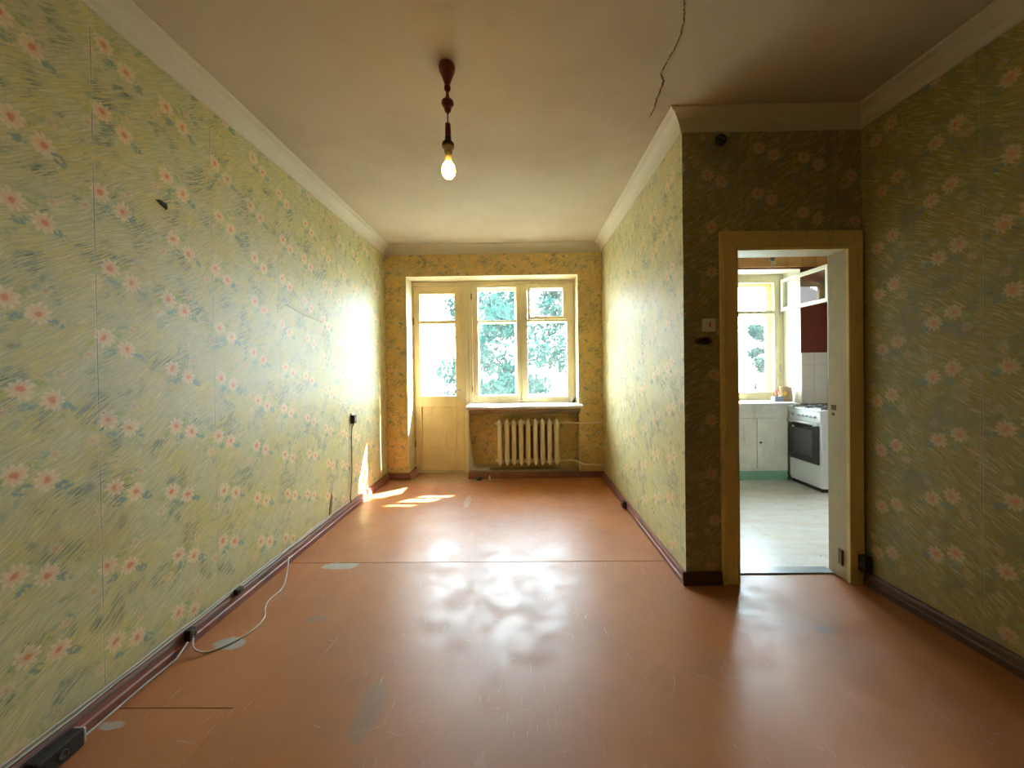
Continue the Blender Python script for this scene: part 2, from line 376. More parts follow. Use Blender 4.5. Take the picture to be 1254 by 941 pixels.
def box(name, mat, parent, *a, bev=0): return MB().box(*a).obj(name, mat, parent, bev)

# ------------------------------------------------------------ dimensions
XL, XR, XW, YF, YD, ZC = -1.48, .886, 1.851, 4.19, 2.096, 2.54
YN = -2.3; XWN = 2.048
OX0, OX1, OZ = -1.247, .624, 2.215     # opening to the balcony
NX = -.589; SZ = .757
YFR = 4.44                              # inner frame front

# ------------------------------------------------------------ shell
fl = tag(box('floor', mFloor, None, XL-.12, XWN+.1, YN-.1, 4.6, -.12, -.006), 'orange brown painted floor of the main room', 'floor', kind='structure')
def sheet(pts):
    return MB().prism(pts, -.006, 0).obj('floor_sheet', mFloor, fl, .0012)
g = .0018
sheet([(XL, 2.36+g), (XR+.02, 2.345+g), (XR+.02, 4.5), (XL, 4.5)])
xw = lambda y: XW+.0448*(YD-y)
sheet([(XL, 1.338), (-1.033, 1.336), (-1.033+g, YN), (XWN, YN), (XW, YD), (XW, 2.215), (XR, 2.215), (XR+.02, 2.345-g), (XL, 2.36-g)])
sheet([(XL, YN), (-1.033-g, YN), (-1.033-g, 1.333), (XL, 1.335)])
tag(box('ceiling', mCeil, None, XL-.12, 3.6, YN-.1, 4.6, ZC, ZC+.15), 'dingy whitewashed ceiling with a crack', 'ceiling', kind='structure')
cl = bpy.data.objects['ceiling']
# crack in the ceiling: a chain of irregular chips
ck = MB(); cp = [(.56, .9), (.60, 1.15), (.621, 1.436), (.655, 1.52), (.671, 1.593), (.668, 1.70), (.66, 1.788), (.69, 1.83), (.697, 1.865), (.70, 1.95), (.714, 2.03), (.71, 2.105)]
for a, b in zip(cp, cp[1:]):
    n = 7
    for i in range(n):
        t0 = i/n; t1 = (i+random.uniform(.5, .95))/n; w = random.uniform(.0006, .003) if a[1] > 1.4 else .0008
        P = lambda t: (a[0]+(b[0]-a[0])*t+random.uniform(-.004, .004), a[1]+(b[1]-a[1])*t)
        p, q = P(t0), P(t1); ck.prism([(p[0]-w, p[1]), (p[0]+w, p[1]), (q[0]+w*.6, q[1]), (q[0]-w*.6, q[1])], ZC-.0025, ZC+.001)
o = ck.obj('crack', mCrack, cl); o['label'] = 'dark ragged crack'

o = MB().box(XL-.12, XL, YN-.1, 4.6, -.02, ZC).obj('wall_left', mWL); tag(o, 'left wall in pale floral wallpaper with vertical seams', 'wall', kind='structure')
# far wall with balcony opening
b = MB(); b.box(XL, OX0, YF, 4.62, -.02, ZC, 0); b.box(OX0, OX1, YF, 4.62, OZ, ZC, 0); b.box(OX1, XR+.08, YF, 4.62, -.02, ZC, 0)
b.box(NX, OX1, YF+.12, 4.62, -.02, SZ, 0); b.box(NX, OX1, YF+.005, YF+.12, -.02, .085, 2)
b.b.faces.ensure_lookup_table()
for f_ in b.b.faces:
    cc = f_.calc_center_median()
    if f_.material_index == 0 and abs(f_.normal.y) < .5 and YF < cc.y: f_.material_index = 1
b.b.normal_update()
for f_ in b.b.faces:
    cc = f_.calc_center_median()
    if f_.material_index != 2: f_.material_index = 0 if abs(f_.normal.y) > .5 else 1
o = b.obj('wall_far', [mWF, mRev, mTrans]); tag(o, 'papered far wall tinted with painted lamplight around the balcony door and window', 'wall', kind='structure')
wf = o
pl = MB(); random.seed(3)
def patch(pts, y0, y1): pl.prism(pts, y0, y1, 'y')
patch([(-.589, .085), (-.52, .09), (-.45, .082), (-.36, .088), (-.40, .115), (-.50, .105), (-.545, .14), (-.55, .22), (-.568, .30), (-.57, .42), (-.578, .55), (-.572, .74), (-.589, .757)], YF-.003, YF+.118)
patch([(-.30, .69), (.10, .69), (.30, .665), (.46, .70), (.62, .69), (.62, .757), (-.3, .757)], YF+.112, YF+.122)
o = pl.obj('bare_plaster', mPlaster, wf); o['label'] = 'crumbling bare plaster edge'
# doorway wall and alcove wall
CX0, CX1, HZ = 1.13, 1.775, 1.84       # rough opening
TH = .125
b = MB(); b.box(XR, CX0, YD, YD+TH, -.02, ZC); b.box(CX0, CX1, YD, YD+TH, HZ, ZC); b.box(CX1, XW+.02, YD, YD+TH, -.02, ZC)
b.b.normal_update()
for f_ in b.b.faces:
    if abs(f_.normal.x) > .5: f_.material_index = 1
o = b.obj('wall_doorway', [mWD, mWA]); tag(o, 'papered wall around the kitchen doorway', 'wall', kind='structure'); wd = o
b = MB(); b.box(XR, XR+.08, YD+TH, YF, -.02, ZC)
o = b.obj('wall_alcove', mWA); tag(o, 'papered side wall of the window alcove, right of the radiator', 'wall', kind='structure'); wa = o
b = MB(); b.prism([(XW, YD+TH), (XW, YD), (XWN, YN-.1), (XWN+.12, YN-.1), (XW+.12, YD+TH)], -.02, ZC)
o = b.obj('wall_right', mWR); tag(o, 'right wall in floral wallpaper with dim light painted into its colour', 'wall', kind='structure'); wr = o
o = MB().box(XL-.12, XWN+.12, YN-.1, YN, -.02, ZC).obj('wall_near', mWD); tag(o, 'papered wall behind the viewer', 'wall', kind='structure')  # unseen wall; its darkened paper keeps bounce light down

# cornice cove
h = .088; prof = [(0, ZC-h), (.010, ZC-h), (.014, ZC-h+.006), (.022, ZC-.058), (.038, ZC-.034), (.060, ZC-.018), (.084, ZC-.010), (.09, ZC-.004), (.09, ZC), (0, ZC)]
path = [(XL, YN), (XL, YF), (XR, YF), (XR, YD), (XW, YD), (XWN, YN)]
o = MB().sweep(prof, path, True).obj('trim_1', mCorn); tag(o, 'cream coved cornice along the top of the walls', 'cornice', kind='structure')

def bprof(h=.062, d=.024): return [(0, 0), (d, 0), (d, h*.42), (d-.006, h*.5), (d-.008, h*.82), (d-.014, h), (0, h)]
def baseb(name, path, label, mat=mSock, h=.062, d=.024):
    o = MB().sweep(bprof(h, d), path).obj(name, mat); tag(o, label, 'baseboard', kind='structure'); return o
baseb('baseboard_left', [(XL, YN), (XL, YF), (OX0, YF), (OX0, YFR)], 'red brown baseboard under the left wall', h=.07, d=.03)
baseb('baseboard_far', [(NX, YF), (XR, YF)], 'red brown baseboard under the radiator', h=.066)
baseb('baseboard_alcove', [(XR, YF-.024), (XR, YD-.001)], 'red brown baseboard under the alcove side wall')
baseb('baseboard_doorway', [(XR-.024, YD), (1.075, YD)], 'dark baseboard left of the kitchen doorway', mSockD, .066)
baseb('baseboard_right', [(XW, YD-.02), (XWN, YN)], 'dark brown baseboard under the right wall', mSockD, .07)

# ------------------------------------------------------------ balcony door and window
def sash(parent, name, x0, x1, z0, z1, y0, y1, l, r_, b_, t_, bars, mat, vent=None):
    m = MB().frame(x0, x1, z0, z1, y0, y1, l, r_, b_, t_)
    for za, zb in bars: m.box(x0+l, x1-r_, y0+.004, y1, za, zb)
    s_ = m.obj(name, mat, parent, .003)
    zs = [z0+b_] + [v for p in bars for v in p] + [z1-t_]
    for i in range(0, len(zs), 2):
        MB().box(x0+l-.004, x1-r_+.004, (y0+y1)/2-.002, (y0+y1)/2+.002, zs[i]-.004, zs[i+1]+.004).obj('pane', mGlass, s_)
    return s_
win = empty('window_1', (0, YFR, .8)); tag(win, 'cream double casement window above the radiator', 'window', kind='structure')
m = MB(); m.box(-.664, -.56, YFR-.012, 4.6, 0, 2.212); m.box(.612, OX1, YFR, 4.6, .80, 2.212)
m.box(-.56, .612, YFR, 4.6, 2.175, 2.213); m.box(-.56, .612, YFR, 4.6, .757, .815); m.box(-.016, .018, YFR+.005, 4.6, .815, 2.175)
m.obj('window_frame', mFrame, win, .003)
m = MB(); m.box(-.648, -.63, YFR-.02, YFR-.012, .80, 2.2); m.box(-.60, -.582, YFR-.02, YFR-.012, .80, 2.2); m.obj('moulding', mFrame, win, .004)
s1 = sash(win, 'sash', -.556, -.012, .818, 2.172, YFR-.008, YFR+.035, .063, .035, .07, .035, [(1.738, 1.758)], mFrame)
s2 = MB().frame(.012, .612, .818, 2.172, YFR-.008, YFR+.035, .066, .08, .05, .035).box(.07, .54, YFR-.004, YFR+.035, 1.738, 1.762).obj('sash', mFrame, win, .003)
MB().box(.075, .54, YFR+.011, YFR+.015, .86, 1.745).obj('pane', mGlass, s2)
v = MB().frame(.08, .535, 1.765, 2.15, YFR-.018, YFR+.02, .034, .047, .03, .03).obj('vent_sash', mFrame, win, .003); v['label'] = 'small opening vent sash'
MB().box(.11, .495, YFR-.001, YFR+.003, 1.79, 2.125).obj('pane', mGlass, v)
for x0, x1 in ((-.556, -.02), (.02, .612)):
    sash(win, 'outer_sash', x0, x1, .83, 2.17, 4.555, 4.59, .055, .055, .06, .05, [(1.735, 1.765)], mWhiteFr)
m = MB().lathe([(.009, 0), (.011, .004), (.006, .012), (.006, .028)], (.0, YFR-.035, 1.25), 10, 'y'); m.box(-.006, .006, YFR-.043, YFR-.033, 1.19, 1.262)
m.obj('window_latch', mWhitePl, win)
for z in (.93, 2.0): MB().tube([(-.565, YFR-.016, z), (-.565, YFR-.016, z+.07)], .006, 8).obj('hinge', mRust, win)
MB().tube([(-.53, YFR-.018, .90), (-.53, YFR-.022, 1.02)], .004, 6).obj('bolt', mMetal, win)
MB().tube([(.003, YFR-.012, .83), (.003, YFR-.012, .93)], .006, 6).obj('bolt', mMetal, win)

sill = MB().prism([(YF-.11, .790), (YF-.115, .782), (YF-.105, .762), (YFR+.02, .762), (YFR+.02, .802), (YF-.09, .802)], NX-.008, .655, 'x').obj('trim_2', mSill, None, .003)
tag(sill, 'white projecting window sill above the radiator', 'sill', kind='structure')
o = box('board', mTrans, sill, NX+.01, .64, YF-.012, YF+.10, .712, .7605, bev=.003); o['label'] = 'rough dark board under the sill'

dr = empty('door_1', (-.949, YFR, 0)); tag(dr, 'cream half-glazed balcony door left of the window', 'door', kind='structure')
m = MB(); m.box(OX0, -.664, YFR, 4.6, 2.162, 2.213); m.box(OX0, -1.236, YFR, 4.6, 0, 2.162); m.box(OX0, -.664, YFR, 4.6, -.002, .012)
m.obj('door_frame', mFrame, dr, .003)
y0, y1 = YFR-.005, YFR+.04
m = MB().frame(-1.232, -.668, .022, 2.156, y0, y1, .063, .092, .267, .083)
m.box(-1.169, -.76, y0, y1, .775, .89); m.box(-1.169, -.76, y0+.006, y1, 1.73, 1.768)
leaf = m.obj('door_leaf', mDoor, dr, .003)
for za, zb in ((.886, 1.734), (1.764, 2.077)): MB().box(-1.173, -.756, YFR+.015, YFR+.019, za, zb).obj('pane', mGlass, leaf)
MB().box(-1.175, -.755, YFR+.012, YFR+.03, .285, .78).obj('lower_panel', mDoor, leaf)
MB().frame(-1.172, -.757, .286, .778, YFR-.009, YFR+.012, .013, .013, .013, .013).obj('panel_bead', mDoor, leaf, .003)
m = MB().lathe([(.013, 0), (.013, -.006), (.008, -.01), (.007, -.045)], (-.712, y0, .955), 12, 'y'); m.obj('handle_rose', mMetal, leaf)
MB().tube([(-.712, y0-.042, .955), (-.75, y0-.044, .957), (-.80, y0-.04, .945), (-.825, y0-.036, .942)], [.007, .007, .006, .005], 8).obj('lever_handle', mMetal, leaf)
for z in (.30, 1.72): MB().tube([(-1.238, y0-.004, z), (-1.238, y0-.004, z+.08)], .006, 8).obj('hinge', mRust, dr)
sash(dr, 'outer_leaf', -1.236, -.668, .02, 2.15, 4.555, 4.59, .07, .08, .86, .08, [(1.73, 1.765)], mWhiteFr)

# ------------------------------------------------------------ kitchen doorway
d2 = empty('door_2', (1.46, YD, 0)); tag(d2, 'open kitchen doorway with aged cream casing', 'doorway', kind='structure')
JX0, JX1, JZ = 1.176, 1.763, 1.808
y = YD
def casing(pts0, name='casing'): return MB().prism(pts0, y-.022, y, 'y').obj(name, mCase, d2, .004)
casing([(1.078, 0), (1.172, 0), (1.172, JZ-.002), (1.078, 1.912)])
casing([(JX1-.003, 0), (1.838, 0), (1.838, 1.905), (JX1-.003, JZ-.002)])
casing([(1.078, 1.912), (1.172, JZ-.002), (JX1-.003, JZ-.002), (1.838, 1.905)])
m = MB(); m.prism([(1.092, .0), (1.100, 0), (1.100, 1.884), (1.092, 1.894)], y-.028, y-.022, 'y'); m.prism([(1.158, 0), (1.164, 0), (1.164, 1.815), (1.158, 1.825)], y-.028, y-.022, 'y')
m.box(1.10, 1.815, y-.028, y-.022, 1.880, 1.888); m.box(1.164, 1.77, y-.028, y-.022, 1.815, 1.821); m.obj('casing_bead', mCase, d2)
box('jamb', mJamb, d2, CX0, JX0, y, y+TH+.002, 0, HZ, bev=.003); box('jamb', mJamb, d2, JX1, CX1, y, y+TH+.002, 0, HZ, bev=.003)
box('head_jamb', mJamb, d2, JX0, JX1, y, y+TH+.002, JZ, HZ, bev=.003)
m = MB().box(1.72, 1.84, y+TH, y+TH+.02, 0, 1.9).box(1.09, JX0, y+TH, y+TH+.02, 0, 1.9).box(1.09, 1.84, y+TH, y+TH+.02, JZ+.01, 1.9)
m = MB().box(CX0-.06, JX0-.008, y+TH, y+TH+.018, 0, 1.9).box(JX1+.012, 1.85, y+TH, y+TH+.018, 0, 1.9).box(CX0-.06, 1.85, y+TH, y+TH+.018, JZ+.012, 1.9)
m.obj('kitchen_side_casing', mJamb, d2)
mThr = plain('threshold_paint', (.34, .38, .42), .3, .2, 14, dirt=(.6, .6, .55))
box('threshold', mThr, d2, JX0, JX1, 2.18, y+TH+.03, -.004, .008, bev=.003)
for z in (.075,):
    o = MB().tube([(JX1-.005, y+.03, z), (JX1-.005, y+.03, z+.085)], .006, 8).box(JX1-.003, JX1, y+.03, y+.058, z, z+.085).obj('hinge', mRust, d2)
MB().box(JX1-.004, JX1, y+.07, y+.10, .93, .96).box(JX1-.006, JX1-.001, y+.08, y+.095, .90, .915).obj('strike_plate', mRust, d2)

# ------------------------------------------------------------ radiator
rad = empty('radiator', (.066, 4.19, .138)); tag(rad, 'cream cast iron radiator with nine sections under the window sill', 'radiator')
def section(cx):
    m = MB()
    for yy, dd in ((4.165, .026), (4.245, .026)):
        w = .0245; zs = [(.140, .10), (.150, .55), (.165, .85), (.20, 1), (.58, 1), (.615, .88), (.632, .6), (.643, .1)]
        rings = []
        for z, k in zs:
            ring = []
            for j in range(12):
                a = 2*PI*j/12
                ring.append(m.b.verts.new((cx+math.copysign(abs(math.cos(a))**.8, math.cos(a))*w*k, yy+math.copysign(abs(math.sin(a))**.8, math.sin(a))*dd*k, z)))
            rings.append(ring)
        fs = []
        for a_, b_ in zip(rings, rings[1:]):
            for j in range(12): f_ = m.b.faces.new((a_[j], a_[(j+1)%12], b_[(j+1)%12], b_[j])); f_.smooth = True; fs.append(f_)
        fs += [m.b.faces.new(rings[0][::-1]), m.b.faces.new(rings[-1])]; bmesh.ops.recalc_face_normals(m.b, faces=fs)
    for z in (.185, .598):
        m.lathe([(.012, -.0392), (.024, -.038), (.026, -.02), (.026, .02), (.024, .038), (.012, .0392)], (cx, 4.205, z), 12, 'x')
        m.box(cx-.014, cx+.014, 4.165, 4.245, z-.02, z+.02)
    m.box(cx-.007, cx+.007, 4.18, 4.23, .2, .58)
    return m
N = 9; pitch = .0775; x00 = .066-pitch*4
s0 = section(x00).obj('radiator_section', mRad, rad)
for i in range(1, N):
    c = s0.copy(); C.objects.link(c); c.parent = rad; c.location = Vector(s0.location)+Vector((pitch*i, 0, 0))
for z in (.185, .598):
    MB().lathe([(.002, -.012), (.019, -.012), (.021, 0)], (x00-.039, 4.205, z), 10, 'x').obj('end_plug', mRad, rad)
for x in (-.16, .30): MB().tube([(x, 4.309, .22), (x, 4.20, .22)], .008, 6).obj('bracket', mRust, rad)
xe = .066+pitch*4+.035
o = MB().tube([(xe, 4.205, .598), (xe+.08, 4.205, .598), (.58, 4.16, .598), (.68, 4.150, .60), (.884, 4.150, .606)], .010, 10).obj('heating_pipe', mRad); tag(o, 'upper thin cream pipe from radiator to the alcove corner', 'pipe')
o = MB().tube([(xe, 4.205, .185), (.54, 4.205, .185), (.59, 4.18, .18), (.655, 4.155, .150), (.70, 4.150, .145), (.884, 4.150, .145)], .010, 10).obj('heating_pipe', mRad); tag(o, 'lower cream pipe with a bend from radiator to the alcove corner', 'pipe')
MB().lathe([(.012, 0), (.014, .004), (.014, .026), (.012, .03)], (xe+.03, 4.205, .598), 8, 'x').obj('pipe_nut', mRad, bpy.data.objects['heating_pipe'])
o = box('wallpaper_scraper', mWhitePl, None, .555, .567, 4.32, 4.34, .803, .87, bev=.002); tag(o, 'small grey plastic stick leaning in the right corner of window sill', 'scraper')
o.rotation_euler = (0, 0, 0)
o2 = MB().prism([(.53, .803), (.60, .803), (.60, .812), (.615, .86), (.605, .862), (.58, .82)], 4.345, 4.37, 'y').obj('hinge_fitting', mSocketGrey); tag(o2, 'dark metal fitting lying in the right corner of window sill', 'fitting')

# ------------------------------------------------------------ ceiling lamp
LX, LY = -.312, 1.715
lamp = empty('pendant_lamp', (LX, LY, ZC)); tag(lamp, 'dark red turned pendant lamp holding a lit bare bulb', 'lamp')
MB().lathe([(.002, 0), (.034, 0), (.037, -.012), (.034, -.028), (.024, -.052), (.016, -.074), (.013, -.085), (.002, -.087)], (LX, LY, ZC), 28).obj('ceiling_rose', mRedPl, lamp)
MB().lathe([(.004, -.087), (.013, -.092), (.015, -.102), (.013, -.112), (.006, -.118), (.007, -.128), (.011, -.148), (.013, -.152), (.026, -.160), (.028, -.170), (.024, -.180), (.013, -.183), (.016, -.192), (.014, -.205), (.006, -.213), (.003, -.216)], (LX, LY, ZC), 24).obj('turned_spindle', mRedPl, lamp)
MB().tube([(LX, LY, ZC-.214), (LX, LY, ZC-.262)], .0028, 8).obj('cord', mBlack, lamp)
MB().lathe([(.003, -.258), (.0125, -.260), (.0135, -.318), (.003, -.320)], (LX, LY, ZC), 20).obj('cord_sleeve', mRedPl, lamp)
MB().lathe([(.003, -.316), (.014, -.318), (.0145, -.340), (.024, -.343), (.027, -.348), (.027, -.362), (.024, -.368), (.018, -.372), (.017, -.392), (.013, -.394)], (LX, LY, ZC), 24).obj('lampholder', mSocketGrey, lamp)
MB().lathe([(.013, -.390), (.0145, -.395), (.0155, -.428), (.010, -.43)], (LX, LY, ZC), 20).obj('bulb_collar', mBrassy, lamp)
MB().lathe([(.010, -.424), (.016, -.430), (.026, -.446), (.030, -.464), (.028, -.482), (.018, -.497), (.002, -.502)], (LX, LY, ZC), 20).obj('bulb', mBulb, lamp)

# ------------------------------------------------------------ fittings on the walls
ls = empty('wall_socket', (XL, 3.325, .785)); tag(ls, 'small black and white wall socket on the left wall above a hanging wire', 'socket')
box('base_plate', mWhitePl, ls, XL, XL+.012, 3.30, 3.35, .80, .825, bev=.002); box('socket_body', mBlack, ls, XL, XL+.030, 3.298, 3.352, .735, .808, bev=.005)
box('pin_cover', mWhitePl, ls, XL+.03, XL+.034, 3.315, 3.328, .76, .79)
o = MB().tube([(XL+.02, 3.325, .737), (XL+.012, 3.30, .71), (XL+.010, 3.285, .64), (XL+.009, 3.29, .5), (XL+.010, 3.285, .35), (XL+.012, 3.265, .22), (XL+.016, 3.235, .12), (XL+.028, 3.22, .078)], .0045, 6).obj('hanging_wire', mDkCable)
tag(o, 'dark wire hanging down the left wall from the socket', 'wire')
# torn paper flap
o = MB().prism([(2.90, .085), (2.925, .095), (2.945, .15), (2.955, .21), (2.945, .245), (2.925, .19), (2.905, .13)], XL-.001, XL+.004, 'x').obj('torn_paper', mRust, bpy.data.objects['wall_left']); o['label'] = 'brown torn spot near the baseboard'
o = MB().prism([(2.42, 1.612), (2.62, 1.575), (2.86, 1.555), (2.88, 1.565), (2.7, 1.59), (2.45, 1.628)], XL-.001, XL+.0015, 'x').obj('bared_strip', plain('bared_strip', (.50, .42, .24), .6, .25), bpy.data.objects['wall_left']); o['label'] = 'faded horizontal scar'
o = MB().prism([(1.555, 1.895), (1.60, 1.872), (1.604, 1.888), (1.594, 1.896), (1.57, 1.90)], XL-.001, XL+.006, 'x').obj('torn_paper', mSmudge, bpy.data.objects['wall_left']); o['label'] = 'dark tear under a flower'
def floor_socket(x0, x1, y0, y1, z0, z1, label, face='x-'):
    e = empty('socket_box', ((x0+x1)/2, (y0+y1)/2, z0)); tag(e, label, 'socket')
    box('socket_body', mBlack, e, x0, x1, y0, y1, z0, z1, bev=.005)
    if face == 'x-':
        MB().lathe([(.014, 0), (.014, -.003), (.011, -.004), (.009, -.001)], (x0, (y0+y1)/2, (z0+z1)/2), 14, 'x').obj('socket_ring', mSocketGrey, e)
    elif face == 'x+':
        MB().lathe([(.014, 0), (.014, .003), (.011, .004), (.009, .001)], (x1, (y0+y1)/2, (z0+z1)/2), 14, 'x').obj('socket_ring', mSocketGrey, e)
    return e
floor_socket(XR-.055, XR-.024, 3.20, 3.26, .012, .066, 'small black socket box on the alcove baseboard', 'x-')
floor_socket(1.800, 1.845, 2.035, 2.075, .075, .165, 'black square socket box beside the foot of the kitchen doorway', 'x-')
e = floor_socket(XL+.03, XL+.075, 1.08, 1.20, .004, .060, 'black socket block on the floor by the left baseboard, nearest the viewer', 'x+')
box('end_cap', mOffCable, e, XL+.034, XL+.071, 1.20, 1.208, .008, .056, bev=.003)
e = floor_socket(XL+.022, XL+.052, 1.615, 1.65, .035, .085, 'small dark junction where a loose cable leaves the left baseboard', 'x+')
e = floor_socket(XL+.012, XL+.040, 1.91, 1.955, .06, .09, 'small dark clip box further along the left baseboard', 'x+')

sw = empty('light_switch', (1.013, YD, 1.375)); tag(sw, 'square cream light switch left of the kitchen doorway', 'switch')
box('switch_plate', mWhitePl, sw, .985, 1.055, YD-.014, YD, 1.375, 1.445, bev=.003)
o = MB().prism([(1.015, 1.397), (1.026, 1.397), (1.025, 1.408), (1.023, 1.426), (1.018, 1.426), (1.016, 1.408)], YD-.020, YD-.014, 'y').obj('rocker', mRed, sw); o['label'] = 'red rocker key'
o = MB().lathe([(.002, 0), (.03, 0), (.03, -.018), (.026, -.022), (.012, -.023), (.002, -.023)], (1.092, YD, 2.405), 24, 'y').obj('junction_cap', mBlack); tag(o, 'round black junction cap just under the cornice', 'junction cap')
for dx, dz in ((-.008, .004), (.008, -.003)): MB().lathe([(.001, -.0225), (.0055, -.0235), (.0055, -.0245), (.001, -.026)], (1.092+dx, YD, 2.405+dz), 10, 'y').obj('screw', mMetal, o)

# hand smudge print below the switch belongs to the paper
def smudgemat():
    t = NT('soot_smudge'); v = t.coord(); p = t.sep(v)
    dx = t.M('DIVIDE', t.M('SUBTRACT', p[0], .99), .06); dz = t.M('DIVIDE', t.M('SUBTRACT', p[2], 1.325), .026)
    d = t.M('ADD', t.M('ADD', t.M('MULTIPLY', dx, dx), t.M('MULTIPLY', dz, dz)), t.M('MULTIPLY', t.M('SUBTRACT', t.noise(v, 25, 4), .5), 1.2))
    a = t.M('MULTIPLY', t.ss(d, 1, .1), .55)
    tr = t.n('ShaderNodeBsdfTransparent'); df = t.n('ShaderNodeBsdfDiffuse'); df.inputs[0].default_value = (.04, .028, .015, 1)
    m = t.n('ShaderNodeMixShader'); t.put(m.inputs[0], a); t.put(m.inputs[1], tr.outputs[0]); t.put(m.inputs[2], df.outputs[0]); t.t.links.new(m.outputs[0], t.out.inputs[0]); return t.m
MB().box(.90, 1.07, YD-.0012, YD-.0004, 1.27, 1.375).obj('soot_smudge', smudgemat(), wd)['label'] = 'dark smudge under the switch'

# little plug holes in the alcove wall
hl = MB()
for yy, z in ((3.43, 1.30), (3.42, 1.13), (3.40, 1.10), (2.80, 1.36), (2.80, 1.29), (2.80, 1.22), (2.63, .22), (2.60, .20), (2.85, .24), (3.75, 1.45), (3.8, 1.1)):
    hl.lathe([(.001, .001), (.006, .001), (.005, -.0015), (.001, -.0015)], (XR, yy, z), 7, 'x')
hl.obj('plug_hole', mSmudge, wa)['kind'] = 'stuff'

# cables along the left baseboard
def wob_path(x, z, y0, y1, n, ax=.003, az=.003): return [(x+random.uniform(-ax, ax), y0+(y1-y0)*i/n, z+random.uniform(-az, az)) for i in range(n+1)]
random.seed(11)
for x, z, rr, y1, mat, lab in ((XL+.008, .088, .004, 3.2, mOffCable, 'pale cable clipped along the left wall just above the baseboard'),
                          (XL+.010, .076, .004, 2.9, mOffCable, 'second pale cable resting on top of the left baseboard'),
                          (XL+.024, .060, .0035, 3.4, mDkCable, 'dark cable along the front edge of the left baseboard')):
    o = MB().tube(wob_path(x, z, YN+.05, y1, 40), rr, 6).obj('cable', mat); tag(o, lab, 'cable')
o = MB().tube([(XL+.040, y_, .0045+abs(math.sin(y_*5))*.006) for y_ in [(.3+i*.07) for i in range(17)]]+[(XL+.05, 1.55, .014), (XL+.045, 1.61, .04)], .004, 6).obj('cable', mOffCable); tag(o, 'pale cable lying on the floor along the foot of left baseboard', 'cable')
random.seed(5)
pts = [(XL+.05, 1.632, .05), (-1.40, 1.60, .02), (-1.34, 1.60, .005), (-1.28, 1.66, .004), (-1.245, 1.74, .004), (-1.255, 1.83, .004), (-1.30, 1.90, .004), (-1.325, 1.97, .004), (-1.32, 2.06, .005), (-1.35, 2.15, .012), (-1.40, 2.25, .03), (-1.44, 2.33, .05)]
def smooth(pts, k=5):
    P = [Vector(p) for p in pts]; out = []
    for i in range(len(P)-1):
        a, b, c, d = P[max(i-1, 0)], P[i], P[i+1], P[min(i+2, len(P)-1)]
        for j in range(k):
            t = j/k; out.append(.5*((2*b)+(c-a)*t+(2*a-5*b+4*c-d)*t*t+(3*b-a-3*c+d)*t*t*t))
    return out+[P[-1]]
o = MB().tube(smooth(pts), .0038, 6).obj('loose_cable', mOffCable); tag(o, 'loose pale cable looping out over the floor by the left baseboard', 'cable')
# debris by the balcony door
o = MB().lathe([(.001, 0), (.03, .0), (.034, .012), (.024, .03), (.008, .036), (.001, .036)], (-.47, 4.125, .0), 9).obj('rag', mBlack); tag(o, 'small crumpled black scrap by the door end of far baseboard', 'scrap')
o = MB().prism([(-.37, 0), (-.345, 0), (-.35, .03), (-.358, .045), (-.365, .03)], 4.13, 4.145, 'y').obj('plaster_chip', mWhitePl); tag(o, 'white plaster chip on the floor left of the radiator', 'plaster chip')

# ------------------------------------------------------------ kitchen
KY, KX = 4.02, 3.42
kf = tag(box('floor', mKF, None, XR+.08, KX, YD+TH, KY+.35, -.10, 0), 'worn pale kitchen floor beyond the doorway', 'floor', kind='structure')
KW0, KW1, KWH = 1.72, 2.91, 2.20
b = MB(); b.box(XR+.08, KW0, KY, 4.47, -.02, ZC, 0); b.box(KW1, KX+.1, KY, 4.47, -.02, ZC, 1); b.box(KW0, KW1, KY, 4.47, KWH, ZC, 0); b.box(KW0, KW1, 4.34, 4.47, -.02, .79, 0)
b.b.normal_update()
for f_ in b.b.faces:
    if f_.material_index == 1 and abs(f_.normal.y) < .5: f_.material_index = 0
o = b.obj('wall_kitchen_far', [mKWall, mMaroon]); tag(o, 'kitchen wall with window, maroon paint and white tiles', 'wall', kind='structure'); wk = o
# tiles: 2 columns by 4 rows to the left of the pipe, one column to the right
T = .132; tg = .002
b = box('tile_bed', mGrout, wk, KW1+.004, KX, KY-.004, KY, .70, 1.322)
first = None
for cx0 in (2.913, 2.913+T, 3.20, 3.20+T-.03):
    for k in range(5):
        z1 = 1.32 - k*T; x1 = min(cx0+T-tg, KX-.002)
        if first is None or x1-cx0 < T-tg-.001:
            o = MB().box(cx0, x1, KY-.010, KY-.003, z1-T+tg, z1).obj('tile', mTile, wk, .0015, loc=(cx0, KY, z1))
            if first is None: first = o
        else:
            o = first.copy(); C.objects.link(o); o.parent = wk; o.location = (cx0, KY, z1)
o = MB().tube([(3.188, KY-.012, .0), (3.188, KY-.012, 2.185)], .011, 10).obj('gas_pipe', mMaroon); tag(o, 'maroon vertical pipe against the kitchen tiles', 'pipe')
o = MB().box(KX, KX+.1, YD+TH, KY, -.02, ZC).obj('wall_kitchen_right', mMaroon); tag(o, 'kitchen side wall beyond the stove', 'wall', kind='structure')
o = MB().box(XR+.079, XR+.085, YD+TH, KY, 0, ZC).obj('wall_kitchen_left', mKWall); tag(o, 'kitchen face of the dividing wall', 'wall', kind='structure')
o = MB().box(XW+.12, KX+.1, YD, YD+TH, -.02, ZC).obj('wall_kitchen_near', mKWall); tag(o, 'kitchen wall beside the doorway', 'wall', kind='structure')
